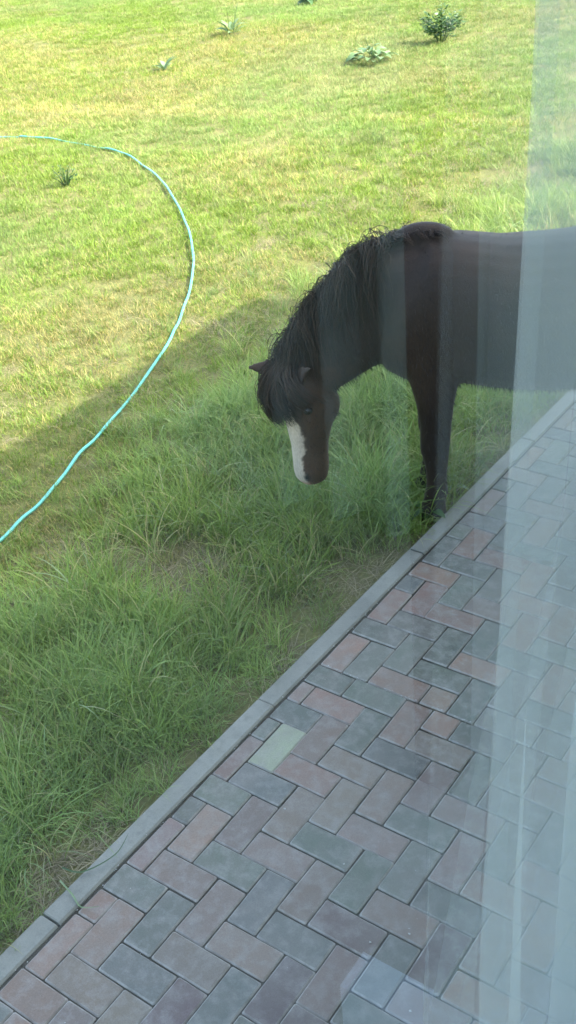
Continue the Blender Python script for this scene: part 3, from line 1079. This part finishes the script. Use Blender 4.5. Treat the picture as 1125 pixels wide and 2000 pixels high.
# trunk: x forward, y to the pony's left, z up
torso = [(0.225, 0.80, 0.10, 0.085), (0.19, 0.81, 0.17, 0.14), (0.12, 0.84, 0.24, 0.185), (0.02, 0.885, 0.285, 0.20), (-0.10, 0.872, 0.293, 0.225),
         (-0.25, 0.850, 0.292, 0.262), (-0.42, 0.845, 0.298, 0.285), (-0.58, 0.855, 0.300, 0.285), (-0.74, 0.885, 0.285, 0.265), (-0.90, 0.925, 0.258, 0.24),
         (-1.02, 0.925, 0.215, 0.20), (-1.09, 0.91, 0.15, 0.14), (-1.115, 0.90, 0.07, 0.07)]
loft([((x, 0, z), (0, hw, 0), (0, 0, hh)) for x, z, hh, hw in torso], 28, 2.15)
blob((0.035, 0, 1.135), 0.13, 0.055, 0.080)                       # withers
# neck
NECK = [(-0.02, 0.90, 0.27, 0.165, -20), (0.08, 0.915, 0.245, 0.150, -28), (0.18, 0.89, 0.215, 0.130, -38), (0.28, 0.825, 0.185, 0.112, -47),
        (0.38, 0.745, 0.160, 0.100, -52), (0.465, 0.665, 0.138, 0.090, -56), (0.52, 0.60, 0.10, 0.075, -62)]


def neck_at(f):
    q = f * (len(NECK) - 1)
    i = min(int(q), len(NECK) - 2)
    w = q - i
    a = [NECK[i][k] * (1 - w) + NECK[i + 1][k] * w for k in range(5)]
    d = R(a[4])
    ax = Vector((math.cos(d), 0, math.sin(d)))
    pp = Vector((-math.sin(d), 0, math.cos(d)))
    yo = 0.05 * f * f
    return Vector((a[0], yo, a[1])), ax, pp, a[2], a[3]


loft([(lambda q: (q[0], Vector((0, q[4], 0)), q[2] * q[3]))(neck_at(i / 14)) for i in range(15)], 24, 2.0)

# head: hangs straight down, turned towards its left
HT = R(40)
HF = Vector((math.cos(HT), math.sin(HT), 0.0))        # forehead faces
HS = Vector((-math.sin(HT), math.cos(HT), 0.0))       # the pony's left side of the head
HEAD = [(0.700, 0.535, 0.030, 0.030), (0.675, 0.533, 0.065, 0.060), (0.62, 0.522, 0.095, 0.088), (0.56, 0.510, 0.110, 0.100), (0.50, 0.502, 0.113, 0.100),
        (0.44, 0.500, 0.104, 0.088), (0.38, 0.503, 0.092, 0.077), (0.31, 0.507, 0.078, 0.067), (0.24, 0.508, 0.075, 0.067), (0.19, 0.508, 0.074, 0.069),
        (0.15, 0.508, 0.068, 0.065), (0.125, 0.506, 0.054, 0.053), (0.112, 0.507, 0.018, 0.022)]


HEAD = [(0.70 - (0.70 - h[0]) * 0.895, *h[1:]) for h in HEAD]


def head_at(z):
    zs = [h[0] for h in HEAD]
    z = min(max(z, zs[-1]), zs[0])
    for i in range(len(HEAD) - 1):
        if zs[i] >= z >= zs[i + 1]:
            w = (zs[i] - z) / (zs[i] - zs[i + 1])
            b = [HEAD[i][k] * (1 - w) + HEAD[i + 1][k] * w for k in range(4)]
            yo = 0.055 + 0.05 * (0.7 - z) / 0.6
            return Vector((b[1], yo, z)), b[2], b[3]


loft([(lambda q: (q[0], HF * q[1], HS * q[2]))(head_at(h[0])) for h in HEAD], 24, 2.25)
hm = Matrix((HF, HS, Vector((0, 0, 1)))).transposed()
for sgn in (1, -1):
    c0, dfh, dsh = head_at(0.534)
    blob(c0 - HF * 0.035 + HS * sgn * 0.052 + Vector((0, 0, -0.02)), 0.082, 0.045, 0.092, hm)      # cheek
    blob(c0 + HF * 0.058 + HS * sgn * 0.062 + Vector((0, 0, 0.028)), 0.034, 0.030, 0.036, hm)      # brow
    c1, d1, s1 = head_at(0.226)
    blob(c1 + HF * 0.030 + HS * sgn * 0.032, 0.026, 0.024, 0.034, hm)                              # nostril wing
c1, d1, s1 = head_at(0.197)
blob(c1 - HF * 0.028 + Vector((0, 0, 0.012)), 0.026, 0.036, 0.028, hm)                             # chin


def ear(base, tip, out, wid):
    base, tip, out = Vector(base), Vector(tip), Vector(out)
    d = (tip - base)
    s = d.cross(out).normalized()
    nrm = s.cross(d.normalized())
    rings = []
    for i in range(9):
        f = i / 8
        w = wid * (0.75 + 0.9 * f - 1.62 * f * f) if f < 1 else 0.004
        w = max(w, 0.006)
        rings.append((base + d * f + nrm * 0.010 * math.sin(f * 3.1), s * w, nrm * max(0.007, 0.016 * (1 - f))))
    loft(rings, 12)


ear((0.575, 0.005, 0.640), (0.742, 0.035, 0.672), (0.1, 0.8, 0.55), 0.052)
ear((0.520, 0.120, 0.655), (0.470, 0.190, 0.735), (0.6, 0.5, 0.4), 0.040)

# legs
FORE = [(0.80, 0.015, 0.12, 0.10), (0.70, 0.010, 0.105, 0.09), (0.62, 0.004, 0.086, 0.075), (0.52, 0.002, 0.066, 0.058), (0.42, 0.0, 0.056, 0.048), (0.355, 0.002, 0.054, 0.047),
        (0.31, 0.004, 0.053, 0.047), (0.265, 0.0, 0.045, 0.040), (0.20, -0.002, 0.038, 0.033), (0.14, -0.003, 0.038, 0.034), (0.105, -0.002, 0.044, 0.040),
        (0.07, 0.006, 0.040, 0.038), (0.045, 0.012, 0.046, 0.044), (0.0, 0.022, 0.060, 0.054), (-0.004, 0.022, 0.05, 0.05)]
for sy_, ox, kw_ in ((0.10, 0.0, 1.14), (-0.105, 0.02, 1.0)):
    loft([((x + ox * (1 - z / 0.85), sy_ * (1.0 if z < .6 else 0.95), z), (a * kw_, 0, 0), (0, b, 0)) for z, x, a, b in FORE], 18)
HIND = [(0.98, -0.86, 0.17, 0.12), (0.86, -0.87, 0.19, 0.125), (0.74, -0.86, 0.165, 0.11), (0.64, -0.88, 0.115, 0.085), (0.55, -0.925, 0.08, 0.062), (0.48, -0.965, 0.066, 0.05),
        (0.43, -0.985, 0.062, 0.046), (0.37, -0.985, 0.052, 0.041), (0.28, -0.975, 0.041, 0.035), (0.18, -0.965, 0.039, 0.035), (0.12, -0.955, 0.045, 0.041),
        (0.08, -0.94, 0.041, 0.038), (0.045, -0.93, 0.047, 0.044), (0.0, -0.918, 0.061, 0.055), (-0.004, -0.918, 0.05, 0.05)]
for sy_, ox in ((0.115, 0.0), (-0.115, 0.10)):
    loft([((x + ox * (1 - z / 1.0), sy_, z), (a, 0, 0), (0, b, 0)) for z, x, a, b in HIND], 18)

tmp = mesh_obj('pony_form', PV, PF)
rm = tmp.modifiers.new('r', 'REMESH')
rm.mode = 'VOXEL'
rm.voxel_size = 0.0095
sm = tmp.modifiers.new('s', 'SMOOTH')
sm.factor = 0.5
sm.iterations = 7
dg = bpy.context.evaluated_depsgraph_get()
bme = bpy.data.meshes.new_from_object(tmp.evaluated_get(dg))
bpy.data.objects.remove(tmp)
nv = len(bme.vertices)
co = np.zeros(nv * 3, np.float32)
bme.vertices.foreach_get('co', co)
co = co.reshape(-1, 3)
no = np.zeros(nv * 3, np.float32)
bme.vertices.foreach_get('normal', no)
no = no.reshape(-1, 3)
# coat colours: nearly black legs and crest, brown tint on flank and face, white blaze, pink snip
x_, y_, z_ = co[:, 0], co[:, 1], co[:, 2]
coat = np.tile(np.array([0.031, 0.0208, 0.0148]), (nv, 1))
br = np.clip((vnoise(x_ * 1.0, z_, 0.16, 3) - 0.35) * 1.8, 0, 1)[:, None]
coat = coat * (1 + 0.7 * br * np.array([1.0, 0.8, 0.65]))
leg = np.clip((0.62 - z_) / 0.15, 0, 1) * (np.abs(x_ - 0.5) > 0.3)
coat = coat * (1 - 0.6 * leg[:, None])
ishead = (x_ > 0.36) & (z_ < 0.70)
hz_ = np.array([head_at(float(z))[0] for z in np.linspace(0.174, 0.70, 60)])
hx = np.interp(z_, np.linspace(0.174, 0.70, 60), hz_[:, 0])
hy = np.interp(z_, np.linspace(0.174, 0.70, 60), hz_[:, 1])
lf = (x_ - hx) * HF.x + (y_ - hy) * HF.y
ls_ = (x_ - hx) * HS.x + (y_ - hy) * HS.y
zz = 0.70 - (0.70 - z_) / 0.895
wob = 0.016 * (vnoise(z_, ls_, 0.045, 8) - 0.5) + 0.014 * (vnoise(z_, ls_, 0.012, 9) - 0.5)
half = np.interp(zz, [0.10, 0.17, 0.24, 0.33, 0.45, 0.56], [0.036, 0.038, 0.034, 0.037, 0.044, 0.020]) + wob
bl = np.clip((half - np.abs(ls_ - 0.006)) / 0.006 + 0.5, 0, 1) * (lf > 0.012) * ishead * (zz > 0.118)
coat = coat * (1 - bl[:, None]) + np.array([0.42, 0.37, 0.31]) * bl[:, None]
face = np.clip((0.36 - zz) / 0.12, 0, 1) * ishead * (1 - bl)
coat = coat * (1 + (0.6 * face + 0.3 * ishead)[:, None] * np.array([1.1, 0.85, 0.7]))
snip = np.exp(-((ls_ - 0.018) / 0.028) ** 2) * np.clip((0.155 - zz) / 0.022, 0, 1) * (lf > -0.01) * ishead
coat = coat * (1 - 0.85 * snip[:, None]) + np.array([0.46, 0.22, 0.18]) * 0.85 * snip[:, None]
for sgn in (1, -1):
    cN, dN, sN = head_at(0.230)
    pN = cN + HF * 0.050 + HS * sgn * 0.040
    dd = np.sqrt(((co - np.array(pN)) ** 2 * np.array([1, 1, 0.5])).sum(1))
    nostril_shade = np.clip((0.017 - dd) / 0.006, 0, 1)[:, None]  # shade inside the nostril painted as a dark patch, no hollow
    coat = coat * (1 - nostril_shade) + np.array([0.006, 0.005, 0.005]) * nostril_shade
hoof = np.clip((0.058 - z_) / 0.008, 0, 1)[:, None] * (np.abs(x_ - 0.5) > 0.3)[:, None]
coat = coat * (1 - hoof) + np.array([0.035, 0.03, 0.026]) * hoof
a = bme.attributes.new('coat', 'FLOAT_COLOR', 'POINT')
a.data.foreach_set('color', np.c_[coat, np.ones(nv)].astype(np.float32).ravel())
bme.polygons.foreach_set('use_smooth', [True] * len(bme.polygons))
body = link('body', bme, M_COAT, pony)

# eyes
t = NT('dark_eye')
tc = t.n('ShaderNodeTexCoord')
nz = t.noise(20, 2, 0.5, tc.outputs['Object'])
t.pbr(t.mixc(nz.outputs[0], (0.008, 0.006, 0.005), (0.02, 0.012, 0.008)), 0.08, None, 0.6)
for sgn in (1, -1):
    c0, dfh, dsh = head_at(0.541)
    p = c0 + HF * 0.056 + HS * sgn * 0.080
    me = bpy.data.meshes.new('eye')
    bm = bmesh.new()
    bmesh.ops.create_uvsphere(bm, u_segments=16, v_segments=10, radius=0.019)
    bm.to_mesh(me)
    bm.free()
    me.polygons.foreach_set('use_smooth', [True] * len(me.polygons))
    o = link('eye', me, t.m, pony)
    o.location = p


class Strands:
    def __init__(self): self.V, self.F = [], []

    def add(self, pts_, w0, w1):
        v, f = tube(pts_, [w0 + (w1 - w0) * (i / (len(pts_) - 1)) ** 1.5 for i in range(len(pts_))], 3, False)
        n0 = len(self.V)
        self.V += v
        self.F += [tuple(i + n0 for i in q) for q in f]

    def build(self, name, mat, parent):
        return mesh_obj(name, self.V, self.F, mat, parent, True)


def bundle(st, guide, n, spread, w0, w1, r, tip=0.25, curl=0.006):
    """a lock of hair: strands round a guide that gather towards the tip"""
    m = len(guide)
    for i in range(n):
        off = Vector((r.gauss(0, 1), r.gauss(0, 1), r.gauss(0, 1))) * spread
        ph, cut = r.uniform(0, 6), r.uniform(0.72, 1.0)
        pts_ = []
        for k in range(m):
            q = k / (m - 1)
            kk = q * cut * (m - 1)
            a_ = int(min(kk, m - 2))
            p = guide[a_].lerp(guide[a_ + 1], kk - a_)
            pts_.append(p + off * (1 - (1 - tip) * q) + Vector((math.sin(q * 6 + ph), math.cos(q * 5 + ph), 0)) * curl * q)
        st.add(pts_, w0, w1)


r = random.Random(21)
mane = Strands()
NL = 250
for i in range(NL):
    f0 = 0.14 + (i + r.random()) / NL * 0.86
    left = r.random() < 0.74
    phm = r.choice((0.35, 0.7, 1.0, 1.35)) * r.uniform(0.7, 1.15) * (1 if left else -0.9)
    lift = 1.03 + 0.09 * r.random()
    drift, ph = r.gauss(0.02, 0.05), r.uniform(0, 6)
    g_ = []
    for k in range(9):
        q = k / 8
        f = min(1.0, max(0.0, f0 + 0.10 * q * q + drift * q))
        c0, ax, pp, hh, hw = neck_at(f)
        th = phm * q ** 0.85
        rad = (lift if k else 0.90) + 0.10 * math.sin(q * math.pi) + 0.045 * math.sin(q * 7 + ph)
        g_.append(c0 + pp * hh * rad * math.cos(th) + Vector((0, hw * rad * math.sin(th), 0)) - Vector((0, 0, 0.09 * q * q)) + ax * 0.014 * math.sin(q * 6 + ph))
    bundle(mane, g_, 14, 0.017, 0.0015, 0.0004, r, 0.7, 0.010)
# short upright tufts over crest and withers
for i in range(60):
    f0 = r.uniform(0.10, 0.75)
    c0, ax, pp, hh, hw = neck_at(f0)
    b = c0 + pp * hh * 0.93 + Vector((0, r.gauss(0, .012), 0))
    d = pp * 0.8 + ax * r.gauss(0.1, .5) + Vector((0, r.gauss(0.1, .4), 0))
    L = r.uniform(0.045, 0.10)
    bundle(mane, [b, b + d * L * .5, b + d * L + Vector((0, r.gauss(0, .015), -L * .2))], 12, 0.007, 0.0022, 0.0005, r, 0.4, 0.003)
for i in range(46):
    b = Vector((r.uniform(0.0, 0.18), r.gauss(0, .02), 0))
    b.z = 1.195 - 0.9 * (b.x - 0.03) ** 2 - 0.02
    d = Vector((r.gauss(-0.55, .4), r.gauss(0.25, .5), 0.55))
    L = r.uniform(0.035, 0.07)
    bundle(mane, [b, b + d * L * .5, b + d * L + Vector((0, 0, -L * .35)), b + d * L * 1.3 + Vector((0, 0, -L * .8))], 12, 0.009, 0.0020, 0.0005, r, 0.5, 0.004)
mane.build('mane', M_MANE, pony)

fl = Strands()
for i in range(84):
    th1 = r.gauss(-0.22, 0.55)
    zend = 0.470 + r.gauss(0, .02) + (0.07 * th1 if th1 > 0 else 0.02 * abs(th1))
    ph, bul = r.uniform(0, 6), r.uniform(0.7, 1.25)
    g_ = []
    for k in range(9):
        q = k / 8
        z = 0.722 - (0.722 - zend) * q
        c0, a_, b_ = head_at(z)
        th = th1 * (0.30 + 0.90 * q)
        out = 0.058 * bul * math.sin(math.pi * min(1, q * 0.80 + 0.10)) + 0.006 * math.sin(q * 6 + ph)
        g_.append(c0 + HF * ((a_ + out) * math.cos(th) - (0.03 if k == 0 else 0)) + HS * ((b_ + out * 0.8) * math.sin(th) + 0.006 * math.sin(q * 5 + ph)))
    bundle(fl, g_, 20, 0.014, 0.0016, 0.0004, r, 0.6, 0.009)
fl.build('forelock', M_FORE, pony)

tl_ = Strands()
for i in range(260):
    p0 = Vector((-1.085 + r.gauss(0, .012), r.gauss(0, .018), 0.99 + r.gauss(0, .015)))
    e_ = Vector((-1.19 + r.gauss(0, .03), r.gauss(0, .06), 0.22 + r.uniform(-.06, .2)))
    tl_.add(catmull([p0, p0 + Vector((-0.075, (e_.y) * .3, -0.10)), p0.lerp(e_, .55) + Vector((-.05, 0, 0)), e_], 4), 0.0028, 0.0008)
tl_.build('tail', M_MANE, pony)

# coat fuzz: fine hairs that soften the outline
bme.calc_loop_triangles()
nt_ = len(bme.loop_triangles)
tri = np.zeros(nt_ * 3, np.int32)
bme.loop_triangles.foreach_get('vertices', tri)
tri = tri.reshape(-1, 3)
cen = co[tri].mean(1)
ar = np.linalg.norm(np.cross(co[tri[:, 1]] - co[tri[:, 0]], co[tri[:, 2]] - co[tri[:, 0]]), axis=1) * 0.5
wgt = ar * (cen[:, 2] > 0.09) * np.where(cen[:, 0] > 0.4, 0.25, 1.0) * np.where(bl[tri].max(1) > 0.1, 0.0, 1.0)
pick = rng.choice(nt_, 26000, p=wgt / wgt.sum())
cp = cen[pick] + rng.normal(0, .003, (len(pick), 3))
nn = no[tri[pick, 0]]
flow = np.tile(np.array([-0.45, 0.0, -0.9]), (len(pick), 1)) + rng.normal(0, .25, (len(pick), 3))
dirn = flow + nn * rng.uniform(0.35, 0.9, (len(pick), 1))
dirn /= np.linalg.norm(dirn, axis=1)[:, None]
side = np.cross(dirn, nn + 1e-4)
side /= np.linalg.norm(side, axis=1)[:, None]
hl = rng.uniform(0.012, 0.026, (len(pick), 1)) * np.where(cen[pick, 0:1] > 0.4, 0.6, 1.0)
w_ = 0.0011
V = np.stack([cp - side * w_ - nn * .002, cp + side * w_ - nn * .002, cp + dirn * hl], 1).reshape(-1, 3)
F = np.arange(len(V)).reshape(-1, 3)
fur = mesh_obj('coat_hair', V.tolist(), F.tolist(), M_FUR, pony)
tag(fur, kind='stuff')
